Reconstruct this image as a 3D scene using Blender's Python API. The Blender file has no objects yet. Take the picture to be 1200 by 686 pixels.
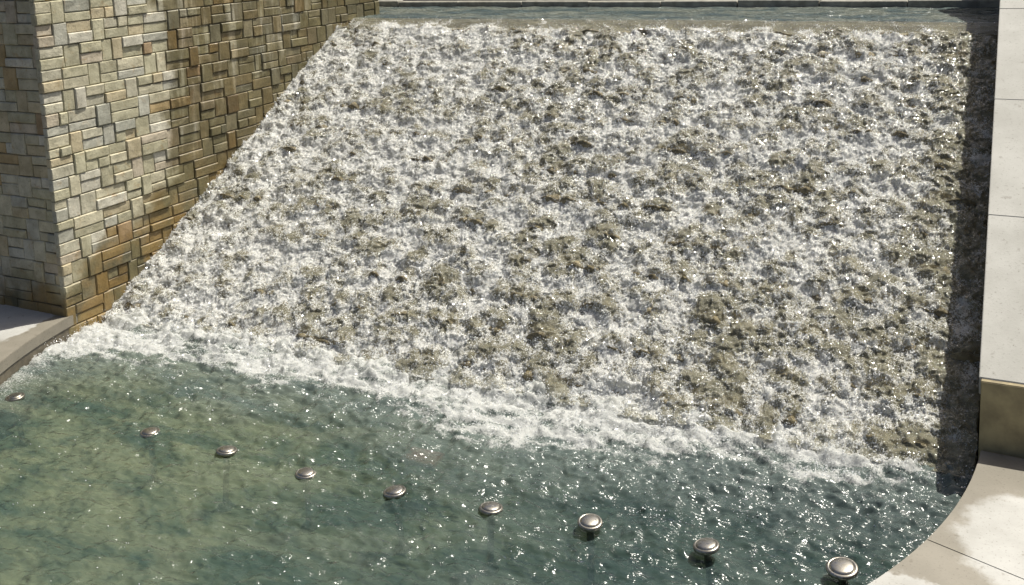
import bpy, bmesh, math, random
import numpy as np
from mathutils import Matrix, Vector

random.seed(7)
rng = np.random.default_rng(11)
S = bpy.context.scene
COL = S.collection

# ------------------------------------------------------------------ camera, light, exposure
PITCH, YAW, ROLL, FPX, CY, EYE = 0.15482, 0.45809, -0.03563, 1198.2, 105.2, 3.7
cp, sp, cy_, sy_, cr, sr = math.cos(PITCH), math.sin(PITCH), math.cos(YAW), math.sin(YAW), math.cos(ROLL), math.sin(ROLL)
fw = Vector((-sy_*cp, cy_*cp, -sp)); rt = Vector((cy_, sy_, 0)); up = rt.cross(fw)
r2 = cr*rt + sr*up; u2 = -sr*rt + cr*up
cam = bpy.data.cameras.new("camera"); camo = bpy.data.objects.new("camera", cam); COL.objects.link(camo)
M = Matrix.Identity(4)
for i in range(3):
    M[i][0], M[i][1], M[i][2] = r2[i], u2[i], -fw[i]
M[2][3] = EYE
camo.matrix_world = M
cam.sensor_width = 36.0; cam.lens = FPX/1200*36
cam.shift_y = -(343-CY)/1200
cam.clip_start = 0.05; cam.clip_end = 500
S.camera = camo

SUN = Vector((0.26, 0.40, 0.845)).normalized()
W = bpy.data.worlds.new("World"); S.world = W; W.use_nodes = True
wn = W.node_tree.nodes; wl = W.node_tree.links
sky = wn.new('ShaderNodeTexSky'); sky.sky_type = 'NISHITA'; sky.sun_disc = False; sky.dust_density = 5.0; sky.air_density = .75
sky.sun_elevation = math.asin(SUN.z); sky.sun_rotation = math.atan2(SUN.x, SUN.y)
wl.new(sky.outputs[0], wn['Background'].inputs[0]); wn['Background'].inputs[1].default_value = 0.072
sl = bpy.data.lights.new("sun", 'SUN'); sl.energy = 5.0; sl.angle = math.radians(0.5); sl.color = (1.0, 0.96, 0.865)
so = bpy.data.objects.new("sun", sl); COL.objects.link(so)
so.rotation_euler = SUN.to_track_quat('Z', 'Y').to_euler()
S.view_settings.view_transform = 'Standard'; S.view_settings.look = 'None'
S.view_settings.exposure = 0.44; S.view_settings.gamma = 1
S.cycles.max_bounces = 8; S.cycles.transparent_max_bounces = 12
S.cycles.caustics_reflective = False; S.cycles.caustics_refractive = False

# ------------------------------------------------------------------ measured layout (metres)
XL, XR = -8.026, -0.108            # pier face, cheek wall face
YC = 6.49                          # pier corner
YB, YT, ZT = 7.069, 11.455, 2.611  # foot and crest of the cascade
SLOPE = ZT/(YT-YB)
CX, CYP, RAD = -4.067, 7.18, 3.99  # pool circle
PAVE = 0.20

# ------------------------------------------------------------------ helpers
def props(o, label=None, cat=None, group=None, kind=None):
    if label: o['label'] = label
    if cat: o['category'] = cat
    if group: o['group'] = group
    if kind: o['kind'] = kind
    return o

def empty(name, loc=(0, 0, 0)):
    o = bpy.data.objects.new(name, None); COL.objects.link(o); o.location = loc; o.empty_display_size = .1
    return o

def link(name, me, mat=None, parent=None):
    if mat is not None and not me.materials: me.materials.append(mat)
    o = bpy.data.objects.new(name, me); COL.objects.link(o)
    if parent is not None:
        o.parent = parent
        o.location = -Vector(parent.location) if parent.type == 'EMPTY' else (0, 0, 0)
    return o

def mesh(name, verts, faces, smooth=False):
    me = bpy.data.meshes.new(name); me.from_pydata([tuple(v) for v in verts], [], faces); me.update()
    if smooth: me.polygons.foreach_set('use_smooth', [True]*len(me.polygons))
    return me

def fast_mesh(name, V, Q, smooth=True):
    """V (n,3) array, Q (m,k) array of equal sized polygons"""
    me = bpy.data.meshes.new(name); n, m, k = len(V), len(Q), Q.shape[1]
    me.vertices.add(n); me.vertices.foreach_set('co', np.ascontiguousarray(V, dtype=np.float32).ravel())
    me.loops.add(m*k); me.loops.foreach_set('vertex_index', np.ascontiguousarray(Q, dtype=np.int32).ravel())
    me.polygons.add(m); me.polygons.foreach_set('loop_start', np.arange(0, m*k, k, dtype=np.int32))
    me.polygons.foreach_set('use_smooth', np.full(m, smooth, dtype=bool))
    me.update(calc_edges=True); me.validate()
    return me

def attr(me, name, val):
    a = me.attributes.new(name, 'FLOAT', 'POINT'); a.data.foreach_set('value', np.asarray(val, dtype=np.float32))

def colattr(me, cols):
    a = me.attributes.new('tint', 'FLOAT_COLOR', 'POINT')
    a.data.foreach_set('color', np.asarray(cols, dtype=np.float32).ravel())

def grid_faces(nu, nv):
    i = np.arange(nu*nv).reshape(nv, nu)
    return np.stack([i[:-1, :-1], i[:-1, 1:], i[1:, 1:], i[1:, :-1]], -1).reshape(-1, 4)

_P = rng.permutation(512); _P = np.concatenate([_P, _P, _P]); _G = rng.uniform(0, 2*np.pi, 512)
def noise(x, y, seed=0):
    xi = np.floor(x).astype(int); yi = np.floor(y).astype(int); xf = x-xi; yf = y-yi
    u = xf*xf*xf*(xf*(xf*6-15)+10); v = yf*yf*yf*(yf*(yf*6-15)+10)
    def g(a, b, dx, dy):
        h = _P[(_P[(a+seed*37) & 511]+b) & 511]; t = _G[h]
        return np.cos(t)*dx+np.sin(t)*dy
    n00 = g(xi, yi, xf, yf); n10 = g(xi+1, yi, xf-1, yf); n01 = g(xi, yi+1, xf, yf-1); n11 = g(xi+1, yi+1, xf-1, yf-1)
    a = n00+u*(n10-n00); b = n01+u*(n11-n01)
    return 1.5*(a+v*(b-a))
def fbm(x, y, o=4, seed=0, gain=.5):
    r = 0; a = 1
    for k in range(o):
        r = r+a*noise(x*2**k, y*2**k, seed+k*3); a *= gain
    return r
def worley(x, y, seed=0):
    xi = np.floor(x).astype(int); yi = np.floor(y).astype(int); best = np.full(x.shape, 9.0)
    for di in (-1, 0, 1):
        for dj in (-1, 0, 1):
            a, b = xi+di, yi+dj
            h = _P[(_P[(a+seed*53) & 511]+b) & 511]
            px = a+(h % 61)/61.0; py = b+((h*7) % 67)/67.0
            best = np.minimum(best, (x-px)**2+(y-py)**2)
    return np.sqrt(best)
def sstep(a, b, x):
    t = np.clip((x-a)/(b-a), 0, 1); return t*t*(3-2*t)

# ------------------------------------------------------------------ materials
class N:
    def __init__(s, name):
        s.m = bpy.data.materials.new(name); s.m.use_nodes = True; s.t = s.m.node_tree; s.t.nodes.clear()
        s.out = s.n('OutputMaterial')
    def n(s, typ, **kw):
        x = s.t.nodes.new('ShaderNode'+typ)
        for k, v in kw.items(): setattr(x, k, v)
        return x
    def l(s, a, b): s.t.links.new(a, b)
    def val(s, sock, v):
        if hasattr(v, 'is_linked') or hasattr(v, 'node'): s.l(v, sock)
        else: sock.default_value = v
    def math(s, op, a, b=0.0, c=0.0, clamp=False):
        x = s.n('Math', operation=op, use_clamp=clamp)
        for i, v in enumerate((a, b, c)): s.val(x.inputs[i], v)
        return x.outputs[0]
    def mix(s, f, a, b, blend='MIX'):
        x = s.n('Mix', data_type='RGBA', blend_type=blend)
        s.val(x.inputs[0], f); s.val(x.inputs[6], a); s.val(x.inputs[7], b); return x.outputs[2]
    def map(s, v, a, b, c=0.0, d=1.0, smooth=True):
        x = s.n('MapRange', interpolation_type='SMOOTHSTEP' if smooth else 'LINEAR')
        s.val(x.inputs[0], v); x.inputs[1].default_value = a; x.inputs[2].default_value = b
        x.inputs[3].default_value = c; x.inputs[4].default_value = d; return x.outputs[0]
    def pos(s):
        return s.n('NewGeometry').outputs['Position']
    def noise(s, vec, scale, detail=4, rough=.55, dist=0.0):
        x = s.n('TexNoise'); s.l(vec, x.inputs['Vector']); x.inputs['Scale'].default_value = scale
        x.inputs['Detail'].default_value = detail; x.inputs['Roughness'].default_value = rough; x.inputs['Distortion'].default_value = dist
        return x.outputs[0]
    def scalev(s, vec, v):
        x = s.n('VectorMath', operation='MULTIPLY'); s.l(vec, x.inputs[0]); x.inputs[1].default_value = v; return x.outputs[0]
    def dist(s, vec, p):
        x = s.n('VectorMath', operation='DISTANCE'); s.l(vec, x.inputs[0]); x.inputs[1].default_value = p; return x.outputs['Value']
    def bump(s, h, strength, d, normal=None):
        x = s.n('Bump'); x.inputs['Strength'].default_value = strength; x.inputs['Distance'].default_value = d
        s.l(h, x.inputs['Height'])
        if normal is not None: s.l(normal, x.inputs['Normal'])
        return x.outputs[0]
    def principled(s, col, rough, normal=None, **kw):
        x = s.n('BsdfPrincipled'); s.val(x.inputs['Base Color'], col); s.val(x.inputs['Roughness'], rough)
        if normal is not None: s.l(normal, x.inputs['Normal'])
        for k, v in kw.items(): s.val(x.inputs[k.replace('_', ' ')], v)
        return x.outputs[0]
    def mixs(s, f, a, b):
        x = s.n('MixShader'); s.val(x.inputs[0], f); s.l(a, x.inputs[1]); s.l(b, x.inputs[2]); return x.outputs[0]
    def done(s, sh):
        s.l(sh, s.out.inputs[0]); return s.m

def C(r, g, b): return (r, g, b, 1.0)

def mat_wallstone():
    k = N('wall_stone'); p = k.pos()
    at = k.n('Attribute', attribute_name='tint').outputs['Color']
    n1 = k.noise(p, 9, 5, .6); n2 = k.noise(p, 45, 4, .65); n3 = k.noise(p, 3.1, 3, .5)
    c = k.mix(k.map(n1, .3, .7), k.mix(.45, at, C(.22, .20, .14)), k.mix(.25, at, C(.62, .58, .46)))
    c = k.mix(k.math('MULTIPLY', k.map(n2, .54, .7), .45), c, C(.12, .10, .065))
    # veins of iron stain
    c = k.mix(k.math('MULTIPLY', k.map(k.noise(p, 5.3, 4, .6, 1.5), .58, .72), .4), c, C(.33, .2, .07))
    # splash from the cascade, plus a wall shadow painted in as wetness
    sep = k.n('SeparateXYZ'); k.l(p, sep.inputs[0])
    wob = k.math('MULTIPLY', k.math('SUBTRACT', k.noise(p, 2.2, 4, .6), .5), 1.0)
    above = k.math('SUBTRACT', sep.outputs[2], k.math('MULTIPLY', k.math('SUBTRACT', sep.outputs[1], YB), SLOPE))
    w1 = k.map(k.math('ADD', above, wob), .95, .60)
    w2 = k.map(k.math('ADD', sep.outputs[1], wob), 7.85, 8.12)  # far part darkened: damp together with the shadow put into the colour
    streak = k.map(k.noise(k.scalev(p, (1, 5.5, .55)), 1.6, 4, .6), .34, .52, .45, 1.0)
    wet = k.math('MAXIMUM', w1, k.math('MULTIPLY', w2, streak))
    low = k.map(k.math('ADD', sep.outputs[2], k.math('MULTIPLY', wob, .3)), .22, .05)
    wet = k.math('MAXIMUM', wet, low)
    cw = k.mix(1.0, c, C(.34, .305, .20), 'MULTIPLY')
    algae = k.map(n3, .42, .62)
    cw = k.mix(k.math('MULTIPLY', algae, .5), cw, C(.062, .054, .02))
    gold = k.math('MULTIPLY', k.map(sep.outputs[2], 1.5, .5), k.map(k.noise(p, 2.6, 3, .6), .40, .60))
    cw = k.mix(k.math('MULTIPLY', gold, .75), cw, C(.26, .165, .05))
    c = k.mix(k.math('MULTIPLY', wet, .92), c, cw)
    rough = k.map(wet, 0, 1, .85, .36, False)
    h = k.math('ADD', k.math('MULTIPLY', n1, .6), k.math('MULTIPLY', n2, .4))
    return k.done(k.principled(c, rough, k.bump(h, .8, .014), Specular_IOR_Level=.4))

def mat_mortar():
    k = N('dark_joint'); p = k.pos(); n = k.noise(p, 20, 4)
    return k.done(k.principled(k.mix(n, C(.10, .085, .058), C(.24, .21, .15)), .9, k.bump(n, .6, .01)))

def mat_limestone(name, a, b, spots=.5, wetting=False):
    k = N(name); p = k.pos()
    n1 = k.noise(p, 2.2, 5, .6); n2 = k.noise(p, 60, 3, .6); n3 = k.noise(p, 240, 2, .5)
    c = k.mix(k.map(n1, .3, .7), C(*a), C(*b))
    c = k.mix(k.math('MULTIPLY', k.map(n2, .58, .74), spots), c, C(a[0]*.45, a[1]*.43, a[2]*.38))
    c = k.mix(k.math('MULTIPLY', k.map(k.noise(p, 14, 3, .5), .66, .74), spots*.6), c, C(.16, .14, .11))
    rough = .8
    if wetting:
        wob = k.math('MULTIPLY', k.math('SUBTRACT', k.noise(p, 7, 4, .6), .5), .28)
        dA = k.map(k.math('ADD', k.dist(p, (.42, 5.93, PAVE)), wob), .64, .54)
        dB = k.map(k.math('ADD', k.dist(p, (-.40, 5.20, PAVE)), wob), .25, .20)
        dC = k.map(k.math('ADD', k.dist(p, (-8.9, 6.0, PAVE)), wob), .86, .82)
        dD = k.map(k.math('ADD', k.dist(p, (CX, CYP, PAVE)), wob), 4.35, 4.45)
        sepx = k.n('SeparateXYZ'); k.l(p, sepx.inputs[0])
        dD = k.math('MULTIPLY', dD, k.map(sepx.outputs[1], 5.1, 4.9))
        dry = k.math('MAXIMUM', k.math('MAXIMUM', dA, dB), k.math('MAXIMUM', dC, dD))
        wet = k.math('SUBTRACT', 1.0, dry)
        cw = k.mix(1.0, c, C(.56, .52, .45), 'MULTIPLY')
        c = k.mix(wet, c, cw); rough = k.map(wet, 0, 1, .8, .5, False)
    h = k.math('ADD', n2, k.math('MULTIPLY', n3, .5))
    return k.done(k.principled(c, rough, k.bump(h, .25, .004), Specular_IOR_Level=.35))

def mat_bed():
    k = N('wet_cascade_stone'); p = k.pos()
    n1 = k.noise(p, 3.5, 5, .65); n2 = k.noise(p, 26, 5, .65); n3 = k.noise(p, 90, 3, .6)
    c = k.mix(k.map(n1, .35, .68), C(.17, .14, .07), C(.34, .285, .17))
    c = k.mix(k.map(n2, .42, .66), c, C(.27, .225, .12))
    c = k.mix(k.math('MULTIPLY', k.map(n2, .55, .4), .35), c, C(.045, .038, .022))
    h = k.math('ADD', n2, k.math('MULTIPLY', n3, .5))
    return k.done(k.principled(c, .28, k.bump(h, .9, .03), Specular_IOR_Level=.5))

def foam_shader(k, p, tint=(.83, .83, .79)):
    g = k.noise(p, 130, 3, .6)
    nb = k.bump(g, .9, .012)
    d = k.principled(C(*tint), .13, nb, Specular_IOR_Level=.8)
    tr = k.n('BsdfTranslucent'); tr.inputs[0].default_value = C(.85, .84, .75)
    return k.mixs(.38, d, tr.outputs[0])

def mat_cascade_water():
    k = N('white_water'); p = k.pos()
    f = k.n('Attribute', attribute_name='foam').outputs['Fac']
    g1 = k.noise(p, 62, 3, .6, .6); g2 = k.noise(p, 150, 2, .5)
    g = k.math('ADD', k.math('MULTIPLY', k.math('SUBTRACT', g1, .5), 2.9), k.math('MULTIPLY', k.math('SUBTRACT', g2, .5), 1.9))
    cov = k.map(k.math('ADD', f, g), .24, .80)
    foam = foam_shader(k, p)
    nb = k.bump(k.math('ADD', k.noise(p, 40, 3, .6), k.noise(p, 110, 2)), .8, .02)
    gl = k.n('BsdfGlossy'); gl.inputs[1].default_value = .10; k.l(nb, gl.inputs['Normal'])
    tp = k.n('BsdfTransparent'); tp.inputs[0].default_value = C(.86, .84, .76)
    thin = k.n('BsdfDiffuse'); thin.inputs[0].default_value = C(.40, .385, .275)
    body = k.mixs(.34, tp.outputs[0], thin.outputs[0])
    fr = k.n('Fresnel'); fr.inputs[0].default_value = 1.33; k.l(nb, fr.inputs['Normal'])
    clear = k.mixs(k.math('MULTIPLY', fr.outputs[0], 1.0, clamp=True), body, gl.outputs[0])
    return k.done(k.mixs(cov, clear, foam))

def mat_pool_water(name, body_col, alpha, foam=True, clear=(.66, .72, .60)):
    k = N(name); p = k.pos()
    n1 = k.noise(k.scalev(p, (.9, 1.7, 1)), 9, 2, .45, .8); n2 = k.noise(p, 30, 2, .5)
    patch = k.map(k.noise(k.scalev(p, (.7, 1.4, 1)), 2.6, 3, .5), .40, .66, .25, 1.3)
    nb = k.bump(k.math('ADD', n1, k.math('MULTIPLY', k.math('MULTIPLY', n2, patch), .16)), .68, .06)
    tp = k.n('BsdfTransparent'); tp.inputs[0].default_value = C(*clear)
    df = k.n('BsdfDiffuse')
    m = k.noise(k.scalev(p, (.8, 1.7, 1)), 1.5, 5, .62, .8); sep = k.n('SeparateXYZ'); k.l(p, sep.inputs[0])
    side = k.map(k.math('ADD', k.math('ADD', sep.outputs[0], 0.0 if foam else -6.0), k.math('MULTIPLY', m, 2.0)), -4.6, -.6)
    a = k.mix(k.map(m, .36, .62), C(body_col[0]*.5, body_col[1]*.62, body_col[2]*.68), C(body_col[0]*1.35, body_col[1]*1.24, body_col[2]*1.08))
    col = k.mix(side, a, k.mix(k.map(m, .4, .62), C(.032, .054, .054), C(.066, .092, .086)))  # right side darker: shaded reflections put into the body colour
    if foam: col = k.mix(k.math('MULTIPLY', k.n('Attribute', attribute_name='air').outputs['Fac'], .62), col, C(.19, .23, .215))
    k.l(col, df.inputs[0]); k.l(k.bump(k.noise(k.scalev(p, (.8, 1.7, 1)), 6, 2, .5, .6), .35, .06), df.inputs['Normal'])
    gl = k.n('BsdfGlossy'); gl.inputs[1].default_value = .17; k.l(nb, gl.inputs['Normal'])
    fr = k.n('Fresnel'); fr.inputs[0].default_value = 1.33; k.l(nb, fr.inputs['Normal'])
    w = k.mixs(fr.outputs[0], k.mixs(alpha, tp.outputs[0], df.outputs[0]), gl.outputs[0])
    if foam:
        f = k.n('Attribute', attribute_name='foam').outputs['Fac']
        g1 = k.noise(p, 55, 4, .65, .4); g2 = k.noise(p, 150, 2)
        g = k.math('ADD', k.math('MULTIPLY', k.math('SUBTRACT', g1, .5), 2.0), k.math('MULTIPLY', k.math('SUBTRACT', g2, .5), 1.0))
        cov = k.math('MULTIPLY', k.math('MULTIPLY', k.map(k.math('ADD', f, g), .30, 1.0), k.map(f, .0, .25)), .94)
        w = k.mixs(cov, w, foam_shader(k, p, (.72, .73, .71)))
    return k.done(w)

def mat_floor():
    k = N('pool_floor_render'); p = k.pos()
    n1 = k.noise(p, .9, 4, .6, .8); n2 = k.noise(k.scalev(p, (1, 2.2, 1)), 3.2, 4, .6); 
    c = k.mix(k.map(n1, .38, .62), C(.17, .22, .18), C(.34, .36, .24))
    c = k.mix(k.math('MULTIPLY', k.map(n2, .50, .74), .6), c, C(.07, .10, .08))
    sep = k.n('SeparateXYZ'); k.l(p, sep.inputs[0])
    # darker and bluer to the right: shaded reflections put into the floor colour
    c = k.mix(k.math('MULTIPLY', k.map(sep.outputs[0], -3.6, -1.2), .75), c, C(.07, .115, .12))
    return k.done(k.principled(c, .8))

def mat_steel():
    k = N('brushed_steel'); p = k.pos(); n = k.noise(p, 42, 4, .65)
    return k.done(k.principled(k.mix(k.map(n, .42, .62), C(.42, .40, .35), C(.22, .205, .175)), k.map(n, .3, .7, .22, .5, False), k.bump(n, .1, .003), Metallic=1.0))

def mat_plain(name, col, rough=.6, sc=18, **kw):
    k = N(name); p = k.pos(); n = k.noise(p, sc, 4, .6)
    c = k.mix(k.map(n, .3, .7), C(*[v*.7 for v in col]), C(*[min(1, v*1.25) for v in col]))
    return k.done(k.principled(c, rough, k.bump(n, .35, .01), **kw))

def mat_drop():
    k = N('droplets')
    return k.done(k.principled(C(.86, .87, .87), .12, Specular_IOR_Level=.9))

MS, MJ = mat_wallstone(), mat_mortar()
MCAP = mat_limestone('pale_limestone', (.37, .362, .325), (.46, .452, .412), .6)
MPAVE = mat_limestone('paving_limestone', (.31, .305, .28), (.40, .395, .37), .7, True)
MBASE = mat_plain('stained_base_stone', (.36, .29, .15), .6, 5)
MBED, MWAT = mat_bed(), mat_cascade_water()
MPOOL = mat_pool_water('pool_water', (.096, .124, .096), .63)
MBASIN = mat_pool_water('basin_water', (.13, .155, .15), .8, False)
MFLOOR, MSTEEL, MDROP = mat_floor(), mat_steel(), mat_drop()
MRIM = mat_plain('wet_rim_stone', (.10, .085, .06), .4, 9)
MSILL = mat_plain('mossy_sill_stone', (.20, .175, .11), .45, 12)
MKERB = mat_plain('grey_kerb_stone', (.30, .285, .24), .7, 9)
MGROUND = mat_plain('dark_ground', (.075, .073, .068), .9, 30)  # unseen ground, made dark to cut bounce light on the pier front
MDARK = mat_plain('dark_back_stone', (.07, .06, .05), .8, 9)
MLENS = mat_plain('red_glazed_tile', (.42, .12, .10), .35, 20)
MGLASS = mat_plain('dark_lens', (.03, .035, .035), .08, 20)

# ------------------------------------------------------------------ boxes and stones
def box(x0, x1, y0, y1, z0, z1, bev=0.0, jit=0.0):
    bm = bmesh.new()
    bmesh.ops.create_cube(bm, size=1)
    for v in bm.verts:
        v.co = Vector((x0+(v.co.x+.5)*(x1-x0), y0+(v.co.y+.5)*(y1-y0), z0+(v.co.z+.5)*(z1-z0)))
        if jit: v.co += Vector([random.uniform(-jit, jit) for _ in range(3)])
    if bev: bmesh.ops.bevel(bm, geom=list(bm.edges), offset=bev, segments=1, affect='EDGES')
    me = bpy.data.meshes.new('box'); bm.to_mesh(me); bm.free(); return me

def stone_geo(t0, t1, z0, z1, d, frame):
    """a split-faced facing stone: rough front, chamfered arris. frame(t, z, depth) -> point"""
    c = random.uniform(.006, .011); nt = 3 if t1-t0 > .2 else 2
    V, F = [], []
    j = lambda a: random.uniform(-a, a)
    ring = [(t0+j(.004), z0+j(.004)), (t1+j(.004), z0+j(.004)), (t1+j(.004), z1+j(.004)), (t0+j(.004), z1+j(.004))]
    for (t, z) in ring: V.append(frame(t, z, -.03))
    for (t, z) in ring: V.append(frame(t, z, d-c))
    for i in range(4): F.append((i, (i+1) % 4, 4+(i+1) % 4, 4+i))
    b = len(V)
    for r in range(3):
        for q in range(nt+1):
            t = t0+c+(t1-t0-2*c)*q/nt; z = z0+c+(z1-z0-2*c)*r/2
            if 0 < q < nt: t += j(.02)
            V.append(frame(t, z, d+j(.002)))
    w = nt+1
    for r in range(2):
        for q in range(nt): F.append((b+r*w+q, b+r*w+q+1, b+(r+1)*w+q+1, b+(r+1)*w+q))
    F.append((4, 5)+tuple(b+q for q in range(nt, -1, -1)))
    F.append((5, 6, b+2*w+nt, b+w+nt, b+nt))
    F.append((6, 7)+tuple(b+2*w+q for q in range(nt+1)))
    F.append((7, 4, b, b+w, b+2*w))
    return V, F

PAL = [((.46, .435, .29), 5), ((.50, .475, .36), 4), ((.53, .49, .345), 4), ((.41, .385, .25), 4), ((.44, .44, .375), 2.5),
       ((.58, .555, .46), 2), ((.49, .41, .25), 2), ((.47, .40, .30), 1), ((.43, .29, .11), .5), ((.36, .22, .10), .12), ((.33, .34, .29), 1)]
def tint(warm=0.0):
    ws = [w*(1+warm*4*(c[0] > c[2]*1.9)) for c, w in PAL]
    c = random.choices([c for c, _ in PAL], ws)[0]; k = random.uniform(.86, 1.12)
    return (c[0]*k, c[1]*k, c[2]*k, 1)

def coursing(length, z0, z1, h):
    """rows of square blocks alternating with pairs of thin slabs"""
    out = []; z = z0; g = .0025
    while z < z1:
        t = -random.uniform(0, .1); last = None
        hh = h*random.uniform(.97, 1.03)
        first = True
        while t < length:
            typ = 'sq' if (last == 'pair' and random.random() < .68) else ('pair' if random.random() < .86 else 'sq')
            w = random.uniform(.12, .20) if typ == 'sq' else random.uniform(.20, .38)
            a = max(t, 0); b = min(t+w, length)
            if b-a > .03:
                if typ == 'sq':
                    out.append((a+g, b-g, z+g, z+hh-g))
                else:
                    m = z+hh*random.choice((.5, .5, .5, .42, .58))
                    for (lo, hi) in ((z, m), (m, z+hh)):
                        if random.random() < .16 and b-a > .22:
                            s = a+(b-a)*random.uniform(.35, .65)
                            out += [(a+g, s-g, lo+g, hi-g), (s+g, b-g, lo+g, hi-g)]
                        else: out.append((a+g, b-g, lo+g, hi-g))
            t += w; last = typ
        z += hh
    return out

def project(p):
    d = Vector(p)-Vector((0, 0, EYE)); z = d.dot(fw)
    return 600+FPX*d.dot(r2)/z, CY-FPX*d.dot(u2)/z

# ------------------------------------------------------------------ stone pier (left)
Y_END = 12.12
pier = empty('stone_pier', (XL-.8, YC+2.8, -.5))
props(pier, 'tall stone faced wall with split ledge stones standing left of the cascade', 'stone wall')
link('wall_core', box(XL-1.8, XL, YC, Y_END, -.6, 4.3), MJ, pier)
faceL = lambda t, z, d: (XL+d, YC-.035+t, z)
faceF = lambda t, z, d: (XL-t, YC-d, z)
faceB = lambda t, z, d: (XL-t, Y_END+d, z)
singles, rest = [], []
for (frame, L, flip, fr) in ((faceL, Y_END-YC+.03, False, 'L'), (faceF, 1.8, True, 'F')):
    for (a, b, z0, z1) in coursing(L, .09-.209*2, 4.3, .209):
        tm, zm = (a+b)/2, (z0+z1)/2
        if fr == 'L' and z1 < (YC+tm-YB)*SLOPE-.35: continue
        px = [project(frame(q, r, .04)) for q in (a, b) for r in (z0, z1)]
        vis = any(-5 < x < 1205 and -5 < y < 691 for x, y in px) and z1 > ((YC+tm-YB)*SLOPE-.05 if fr == 'L' else .1)
        ar = (max(p[0] for p in px)-min(p[0] for p in px))*(max(p[1] for p in px)-min(p[1] for p in px))
        above = zm-(YC+tm-YB)*SLOPE
        warm = 1.0 if (fr == 'L' and (above < .75 or tm > 1.7)) else (.6 if fr == 'F' else 0)
        V, F = stone_geo(a, b, z0, z1, random.choice((.011, .014, .018, .021, .027))+random.uniform(0, .008), frame)
        if flip: F = [tuple(reversed(f)) for f in F]
        (singles if vis else rest).append((ar, V, F, tint(warm)))
singles.sort(key=lambda s: -s[0]); rest += singles[300:]; singles = singles[:300]
for ar, V, F, c in singles:
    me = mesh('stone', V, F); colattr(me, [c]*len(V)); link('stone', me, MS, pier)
V, F, cc = [], [], []
for ar, v, f, c in rest:
    b = len(V); V += v; F += [tuple(i+b for i in q) for q in f]; cc += [c]*len(v)
me = mesh('stone_facing', V, F); colattr(me, cc)
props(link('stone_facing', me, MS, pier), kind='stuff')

# ------------------------------------------------------------------ cheek wall (right)
cheek = empty('cheek_wall', (XR+.6, 9.5, PAVE))
props(cheek, 'pale limestone cheek wall with sloping slab top along the right of the cascade', 'wall')
YF = 7.0; OFF = .71
capz = lambda y: (y-YB)*SLOPE+OFF
def prism(x0, x1, prof, bev=0.004):
    bm = bmesh.new(); a = [bm.verts.new((x0, y, z)) for y, z in prof]; b = [bm.verts.new((x1, y, z)) for y, z in prof]
    n = len(prof); bm.faces.new(a); bm.faces.new(list(reversed(b)))
    for i in range(n): bm.faces.new((a[i], b[i], b[(i+1) % n], a[(i+1) % n]))
    bmesh.ops.recalc_face_normals(bm, faces=bm.faces)
    if bev: bmesh.ops.bevel(bm, geom=list(bm.edges), offset=bev, segments=2, affect='EDGES')
    me = bpy.data.meshes.new('prism'); bm.to_mesh(me); bm.free(); return me
TH = .12
joints = [YF+.022, 8.30, 9.47, 10.60, 11.75, 12.9, 14.05]
for a, b in zip(joints[:-1], joints[1:]):
    for x0, x1 in ((XR, XR+1.25),):
        a2, b2 = a+.0009, b-.0009
        link('cap_slab', prism(x0, x1, [(a2, capz(a2)), (b2, capz(b2)), (b2, capz(b2)-TH), (a2, capz(a2)-TH)]), MCAP, cheek)
# masonry below the slabs, rounded off toward the pool at its foot
bm = bmesh.new(); prof = [(YF, PAVE-.6), (YF, capz(YF)-.004), (YF+.022, capz(YF+.022)-.004), (YF+.022, capz(YF+.022)-TH+.001), (14.05, capz(14.05)-TH+.001), (14.05, PAVE-.6)]
me = prism(XR+.012, XR+1.24, prof, .004)
link('side_wall', me, MBASE, cheek); bm.free()

# ------------------------------------------------------------------ cascade steps
NST = 13
nrm = np.array([0, -SLOPE, 1])/math.hypot(SLOPE, 1); dn = np.array([0, -1, -SLOPE])/math.hypot(SLOPE, 1)
def cells(x, v, shift=0.0):
    # rows of stones set into the steps, each row staggered and a little irregular
    return worley(x*4.3+.36*noise(x*6, v*6, 3), (v-shift)*4.1+.3*noise(x*5, v*5, 4), 31)
casc = empty('cascade', ((XL+XR)/2, (YB+YT)/2, 0))
props(casc, 'stepped brown stone cascade under rushing white water', 'fountain')
dy, dz = (YT-YB)/NST, ZT/NST
nx = 300
for s in range(NST):
    y0, z0 = YB+s*dy, s*dz
    prof = [(y0, z0-.25 if s == 0 else z0-.03)]+[(y0, z0+dz*q/4) for q in range(5)]+[(y0+(dy+.02)*q/6, z0+dz) for q in range(1, 7)]
    xs = np.linspace(XL, XR, nx); P = np.array(prof)
    X = np.repeat(xs[None], len(P), 0); Y = np.repeat(P[:, :1], nx, 1); Z = np.repeat(P[:, 1:], nx, 1)
    k = np.arange(len(P))[:, None]
    n = fbm(X*4, (Y+Z)*4+s*3.1, 4, 5)
    vb = (Y-YT)*dn[1]+(Z-ZT)*dn[2]; boss = (.108*np.clip(1-cells(X, vb)/.62, 0, 1)**.8+.03*n)*sstep(.05, .5, vb)
    Y = Y+nrm[1]*boss*(k > 0); Z = Z+nrm[2]*boss
    Z = Z-.13
    me = fast_mesh('step', np.stack([X, Y, Z], -1).reshape(-1, 3), grid_faces(nx, len(P)))
    link('step', me, MBED, casc)
for a in range(7):   # crest stones
    x0 = XL+a*(XR-XL)/7; x1 = x0+(XR-XL)/7
    link('sill_stone', box(x0+.004, x1-.004, YT-.03, YT+.30, ZT-.26, ZT-.045, .012, .006), MSILL, casc)

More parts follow.
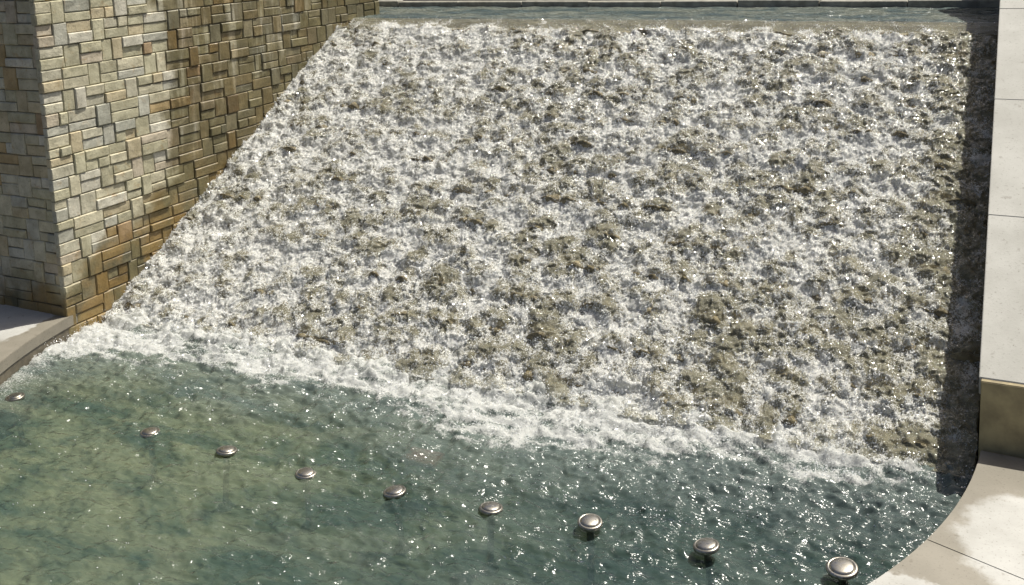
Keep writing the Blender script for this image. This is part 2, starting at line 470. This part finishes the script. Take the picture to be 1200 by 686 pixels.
# ------------------------------------------------------------------ white water running down the cascade
L = math.hypot(YT-YB, ZT)
du = .0105
nu, nv = int((XR-XL)/du), int((L+.25)/du)
u = np.linspace(XL+.002, XR-.002, nu); v = np.linspace(.0, L+.15, nv)     # v = 0 at the crest
U, Vv = np.meshgrid(u, v)
phase = Vv/(L/NST)+.55*fbm(U*1.1, Vv*1.1, 3, 21)
p = phase-np.floor(phase)
arc = np.where(p < .7, np.sin(p/.7*math.pi*.5+.3)*.9, np.interp(p, [.7, 1.0], [.9, .2]))
wz = cells(U, Vv); wd = cells(U, Vv, .075)
wz2 = worley(U*9+.3*noise(U*14, Vv*14, 5), Vv*7.5, 33)
stone = np.clip(1-wz/.66, 0, 1)**.8; veil = np.clip(1-wd/.6, 0, 1); lump = stone; lump2 = np.clip(1-wz2*1.1, 0, 1)
n1 = fbm(U*3.0, Vv*2.4, 3, 41); n2 = fbm(U*11, Vv*8, 3, 43); n3 = noise(U*34, Vv*26, 47); n4 = noise(U*62, Vv*55, 48)
edge = sstep(-.1, .5, Vv)
h = .075+edge*(.020*arc+.042*stone+.027*veil+.013*lump2+.010*n1+.012*n2+.014*n3+.011*n4)
# foam cover
big = fbm(U*1.3, Vv*1.3, 2, 141)
fo = .85-.86*stone*(.75+.9*np.clip(.3+n1, 0, 1))+.50*np.clip(veil-stone, 0, 1)+.38*big+.22*n1+.30*n2+.14*(lump2-.3)+.12*n3
fo += .20*sstep(.2, -.2, (U-XL)/(XR-XL)-.28)            # whitest by the pier
fo -= .85*sstep(.44, .14, Vv+.26*n1+.10*n2)                    # clear sheet just below the crest
fo -= .18*sstep(-1.1, -.45, U+.25*n1)+(.30-.45*(arc-.6))*sstep(-.50, -.30, U+.05*n2)                   # thinner along the cheek wall, also to darken its shadow strip
fo -= .09*sstep(L-1.5, L-.2, Vv)*sstep(.25, .45, (U-XL)/(XR-XL))   # browner toward the foot
thin = -.012+.006*n1+.006*n2
h = thin+(h-thin)*sstep(.10, .42, Vv+.10*n1)
swirl = .022*noise(U*13, Vv*13, 61); swirl2 = .022*noise(U*13, Vv*13, 62)
PX = U+swirl*edge; PX = np.clip(PX, XL-.01, XR+.004)
PY = YT+dn[1]*Vv+nrm[1]*h+swirl2*edge; PZ = ZT+dn[2]*Vv+nrm[2]*h
V3 = np.stack([PX, PY, PZ], -1).reshape(-1, 3)
me = fast_mesh('cascade_water', V3, grid_faces(nu, nv)[:, ::-1]); attr(me, 'foam', fo.ravel())
props(link('cascade_water', me, MWAT), kind='structure')

# ------------------------------------------------------------------ pool
def disc_grid(d):
    xs = np.arange(CX-RAD-.02, CX+RAD+.03, d); ys = np.arange(CYP-RAD-.02, YB+.35, d)
    X, Y = np.meshgrid(xs, ys); q = grid_faces(len(xs), len(ys))
    inside = (np.hypot(X-CX, Y-CYP) < RAD+.015).ravel() | ((Y > CYP) & (abs(X-CX) < RAD+.015)).ravel()
    q = q[inside[q].all(1)]
    used = np.zeros(X.size, bool); used[q.ravel()] = True
    idx = np.cumsum(used)-1
    return X.ravel()[used], Y.ravel()[used], idx[q]
X, Y, Q = disc_grid(.0125)
rim_left = np.clip(1-np.abs(RAD-.02-np.hypot(X-CX, Y-CYP))/.55, 0, 1)*sstep(-6.6, -7.2, X)*sstep(4.7, 5.3, Y)
reach = 6.31+.20*fbm(X*.9, X*0+3.3, 3, 71)-.22*np.exp(-((X+3.2)/.9)**2)-.30*sstep(-6.6, -7.5, X)+.12*sstep(-2.0, -.3, X)
near = sstep(reach-.08, reach+.52, Y+.16*fbm(X*3, Y*3.5, 3, 73))
near *= 1-.75*sstep(-.62, -.30, X)
pile = sstep(6.58, 6.98, Y+.10*fbm(X*2.2, Y*2.2, 2, 75))
chop = np.clip(np.exp(-(6.9-Y)/1.0), 0, 1)
n1 = fbm(X*2.3, Y*3.0, 3, 81); n2 = fbm(X*7+.5*n1, Y*10+.6*n1, 3, 83); n3 = fbm(X*15, Y*21, 2, 85)
amp = .014+.034*chop
z = amp*1.0*n1+amp*.8*n2+(.0045+.009*chop)*(.4+1.2*np.clip(.5+n1, 0, 1))*n3
lum = np.clip(1-worley(X*7, Y*7, 87), 0, 1); lum2 = np.clip(1-worley(X*18, Y*18, 88), 0, 1)
z += pile*(.025+.035*np.clip(n1+.3, 0, 1)+.025*lum+.018*lum2)*(1-.8*sstep(-.62, -.30, X))+.5*rim_left*(.03*lum+.015*lum2)
# long thin streaks of froth drifting out from the foot
streak = fbm(X*2.2+.8*n1, Y*9+1.2*n1, 3, 91)
fo = near*(1.0+.26*streak)+.16*sstep(.1, .5, near)+.75*rim_left+.55*(streak)*sstep(5.2, 6.4, Y)+.30*sstep(5.7, 6.5, Y)*np.clip(n2+.2, 0, 1)+.25*n2*near-.12
fo = np.maximum(fo, pile*(.84+.5*n2+.2*lum)*(1-.7*sstep(-.62, -.30, X)))
fo *= sstep(4.9, 6.1, Y+.5*rim_left)
me = fast_mesh('pool_water', np.stack([X, Y, z], -1), Q); attr(me, 'foam', fo); attr(me, 'air', np.clip(sstep(reach-.75, reach+.25, Y+.18*n1)*.9+.5*rim_left, 0, 1))
props(link('pool_water', me, MPOOL), kind='structure')
pool_xyzf = (X, Y, z, fo)
FZ = -.42
X2, Y2, Q2 = disc_grid(.1)
props(link('pool_floor', fast_mesh('pool_floor', np.stack([X2, Y2, FZ+0*X2], -1), Q2), MFLOOR), kind='structure')

# ------------------------------------------------------------------ spray
def octs(P, R, squash=None):
    base = np.array([[1, 0, 0], [-1, 0, 0], [0, 1, 0], [0, -1, 0], [0, 0, 1], [0, 0, -1]], float)
    f = np.array([[0, 2, 4], [2, 1, 4], [1, 3, 4], [3, 0, 4], [2, 0, 5], [1, 2, 5], [3, 1, 5], [0, 3, 5]])
    n = len(P); a = rng.uniform(0, 2*np.pi, n); t = rng.uniform(-.9, .9, n)
    ca, sa, ct, st = np.cos(a), np.sin(a), np.cos(t), np.sin(t)
    Rm = np.stack([np.stack([ca, -sa*ct, sa*st], -1), np.stack([sa, ca*ct, -ca*st], -1), np.stack([0*ca, st, ct], -1)], 1)
    sc = rng.uniform(.6, 1.5, (n, 1, 3))*R[:, None, None]
    Vx = np.einsum('nij,nkj->nki', Rm, base[None]*sc)+P[:, None]
    return Vx.reshape(-1, 3), (f[None]+6*np.arange(n)[:, None, None]).reshape(-1, 3)
ff = np.clip(np.asarray(me.attributes['foam'].data[0].value)*0+0, 0, 1)
Fc = np.clip((.52*0+stone), 0, 1).ravel()
w = np.clip(bpy.data.objects['cascade_water'].data.attributes['foam'].data[0].value*0+Fc+.25, .02, None)
buf = np.empty(len(V3), np.float32); bpy.data.objects['cascade_water'].data.attributes['foam'].data.foreach_get('value', buf)
w = np.clip(buf-.02, .03, .9)*(1-.85*(V3[:, 0] > -.44))  # fewer drops beside the cheek wall, to deepen its shadow strip
w /= w.sum()
n = 120000
ix = rng.choice(len(V3), n, p=w)
lift = rng.exponential(.013, n)
P = V3[ix]+rng.normal(0, .006, (n, 3))+nrm[None]*lift[:, None]
P[:, 0] = np.clip(P[:, 0], XL+.05, XR-.012)
R = rng.uniform(.002, .0064, n)*(1-.5*np.clip(lift/.06, 0, 1))
X, Y, z, fo = pool_xyzf
bl = sstep(.25, .75, fbm(X*2.4, Y*5.5, 4, 171)+.4*noise(X*9, Y*14, 172))*(.10+.9*sstep(5.3, 6.4, Y))*(.35+.65*sstep(-5, -2, X))
w2 = np.clip(fo-.35, 0, 1)*(Y > 6.0); w2 = w2/w2.sum()*.68+bl/bl.sum()*.16; w2 /= w2.sum()
n2_ = 18000; ix = rng.choice(len(X), n2_, p=w2)
P2 = np.stack([X, Y, z], -1)[ix]+rng.normal(0, .006, (n2_, 3)); P2[:, 2] += rng.exponential(.022, n2_)*(fo[ix] > .4)
R2 = rng.uniform(.002, .0052, n2_)
vv, qq = octs(np.concatenate([P, P2]), np.concatenate([R, R2]))
props(link('water_spray', fast_mesh('water_spray', vv, qq, False), MDROP), kind='stuff')

# ------------------------------------------------------------------ paving round the pool
pav = empty('paving', (CX, CYP, PAVE)); props(pav, kind='structure')
def ring_slab(a0, a1, r0, r1, z0, z1, bev=.004, m=10):
    A = np.linspace(a0, a1, m); bm = bmesh.new()
    pts = [(CX+r0*math.cos(a), CYP+r0*math.sin(a)) for a in A]+[(CX+r1*math.cos(a), CYP+r1*math.sin(a)) for a in A[::-1]]
    lo = [bm.verts.new((x, y, z0)) for x, y in pts]; hi = [bm.verts.new((x, y, z1)) for x, y in pts]
    k = len(pts); bm.faces.new(hi); bm.faces.new(lo[::-1])
    for i in range(k): bm.faces.new((lo[i], lo[(i+1) % k], hi[(i+1) % k], hi[i]))
    bmesh.ops.recalc_face_normals(bm, faces=bm.faces)
    es = [e for e in bm.edges if all(abs(v.co.z-z1) < 1e-6 for v in e.verts)]
    bmesh.ops.bevel(bm, geom=es, offset=bev, segments=2, affect='EDGES')
    me = bpy.data.meshes.new('slab'); bm.to_mesh(me); bm.free(); return me
A0 = math.radians(-21.0-180+16.1*0); 
edges = [math.radians(d) for d in (-172, -154, -137, -120, -103, -86, -70, -54, -37.5, -20.5, -3)]
for a, b in zip(edges[:-1], edges[1:]):
    link('paving_slab', ring_slab(a+.00025, b-.00025, RAD, RAD+1.15, PAVE-.10, PAVE+random.uniform(-.001, .001)), MPAVE, pav)
link('rim_wall', ring_slab(math.radians(-184), math.radians(4), RAD+.012, RAD+.3, -.6, PAVE-.101, .001, 120), MRIM, pav)
# ground sheet beyond the paving, out to the horizon
bm = bmesh.new(); A = np.linspace(0, 2*np.pi, 97)[:-1]
ri = [bm.verts.new((CX+(RAD+.31)*math.cos(a), CYP+(RAD+.31)*math.sin(a), PAVE-.105)) for a in A]
ro = [bm.verts.new((CX+250*math.cos(a), CYP+250*math.sin(a), PAVE-.105)) for a in A]
for i in range(96): bm.faces.new((ri[i], ri[(i+1) % 96], ro[(i+1) % 96], ro[i]))
bmesh.ops.recalc_face_normals(bm, faces=bm.faces)
me = bpy.data.meshes.new('ground'); bm.to_mesh(me); bm.free()
props(link('ground', me, MGROUND), kind='structure')

# ------------------------------------------------------------------ upper basin and what stands behind it
YK = 13.35
X3, Y3 = np.meshgrid(np.linspace(XL-1.5, XR+.01, 420), np.linspace(YT+.02, YK+.05, 110))
z3 = ZT-.015+.012*fbm(X3*3, Y3*4, 3, 95)+.004*noise(X3*16, Y3*18, 96)
props(link('basin_water', fast_mesh('basin_water', np.stack([X3, Y3, z3], -1).reshape(-1, 3), grid_faces(420, 110)), MBASIN), kind='structure')
props(link('basin_floor', box(XL-1.6, XR, YT+.28, YK+.2, ZT-.5, ZT-.3), MFLOOR), kind='structure')
kerb = empty('basin_kerb', (-4, YK+.2, ZT)); props(kerb, 'low grey stone kerb along the far edge of the upper basin', 'kerb')
for a in range(9):
    x0 = XL-1.5+a*(XR-XL+1.5)/9; x1 = x0+(XR-XL+1.5)/9
    link('kerb_stone', box(x0+.004, x1-.004, YK, YK+.42, ZT-.4, ZT+.07+random.uniform(-.01, .01), .01, .004), MKERB, kerb)
bw = empty('back_wall', (-4, YK+.8, ZT)); props(bw, 'low dark stone wall behind the upper basin at the top of the picture', 'wall')
link('wall_core', box(XL-2.4, XR+1.2, YK+.65, YK+1.2, ZT-.5, ZT+1.1), MDARK, bw)
x = XL-1.6
while x < XR+.3:
    wd = random.uniform(.3, .7)
    for r in range(3):
        me = box(x+.006, x+wd-.006, YK+.58+random.uniform(-.02, .02), YK+.66, ZT-.05+r*.26, ZT+.2+r*.26, .012, .006)
        c = tint(.3); dk = 1.0 if x < -5.2 else random.choice((.25, .35, .5, .8)); 
        colattr(me, [(c[0]*dk, c[1]*dk, c[2]*dk, 1)]*len(me.vertices)); link('stone', me, MS, bw)
    x += wd

# ------------------------------------------------------------------ lamps standing in the pool
def lathe(prof, seg=28):
    V = [(r*math.cos(2*math.pi*k/seg), r*math.sin(2*math.pi*k/seg), z) for r, z in prof for k in range(seg)]
    F = [(i*seg+k, i*seg+(k+1) % seg, (i+1)*seg+(k+1) % seg, (i+1)*seg+k) for i in range(len(prof)-1) for k in range(seg)]
    F.append(tuple(range(seg))[::-1]); F.append(tuple((len(prof)-1)*seg+k for k in range(seg)))
    return mesh('lathe', V, F, True)
me_cap = lathe([(.030, .036), (.066, .039), (.084, .044), (.090, .050), (.090, .062), (.086, .068), (.074, .072), (.072, .070)])
me_lens = lathe([(.0715, .066), (.070, .073), (.055, .079), (.030, .083), (.006, .084)])
me_neck = lathe([(.026, -.12), (.026, .0), (.030, .016), (.034, .038)])
me_stem = lathe([(.055, FZ), (.055, FZ+.02), (.022, FZ+.03), (.022, -.11), (.030, -.12), (.030, -.11)])
for m_, mt in ((me_cap, MSTEEL), (me_lens, MSTEEL), (me_neck, MSTEEL), (me_stem, MSTEEL)): m_.materials.append(mt)
LAMPS = [((-7.34, 5.337), 'small steel pool lamp at the far left in the froth beside the coping', -.052, .92),
         ((-5.813, 5.318), 'steel pool lamp half sunk in green water, second from the left', -.060, .92),
         ((-5.047, 5.306), 'bright domed steel pool lamp in green water, third from the left', -.046, .92),
         ((-4.321, 5.292), 'steel pool lamp awash with its stem glinting, fourth from the left', -.062, .92),
         ((-3.616, 5.332), 'steel pool lamp nearly under water left of centre, fifth from the left', -.062, .95),
         ((-2.92, 5.396), 'low steel pool lamp awash below the middle of the foam, fourth from the right', -.056, .95),
         ((-2.24, 5.42), 'steel pool lamp with a dark ring of water behind it, third from the right', -.002, .95),
         ((-1.495, 5.42), 'steel pool lamp standing clear on its neck, second from the right', .020, .95),
         ((-.745, 5.52), 'largest steel pool lamp close to the curved paving edge at lower right', .020, 1.08)]
for (xy, lab, dzz, sc) in LAMPS:
    t = empty('pool_lamp', (xy[0], xy[1], 0)); props(t, lab, 'pool lamp', 'steel lamps standing in a row in the pool')
    for nm, m_ in (('cap', me_cap), ('lens', me_lens), ('neck', me_neck), ('stem', me_stem)):
        o = bpy.data.objects.new(nm, m_); COL.objects.link(o); o.parent = t; o.location = (0, 0, dzz if nm != 'stem' else 0)
        if nm != 'stem': o.scale = (sc*.92, sc*.92, 1)
    t.rotation_euler = (random.uniform(-.10, .10), random.uniform(-.10, .10), random.uniform(0, 6))

# a reddish tile showing through the water below the foam
V = []
o = link('red_tile', box(-3.90, -3.62, 5.84, 6.02, -.11, -.07, .006), MLENS)
props(o, 'dull red patch under the water just below the foam', 'tile')
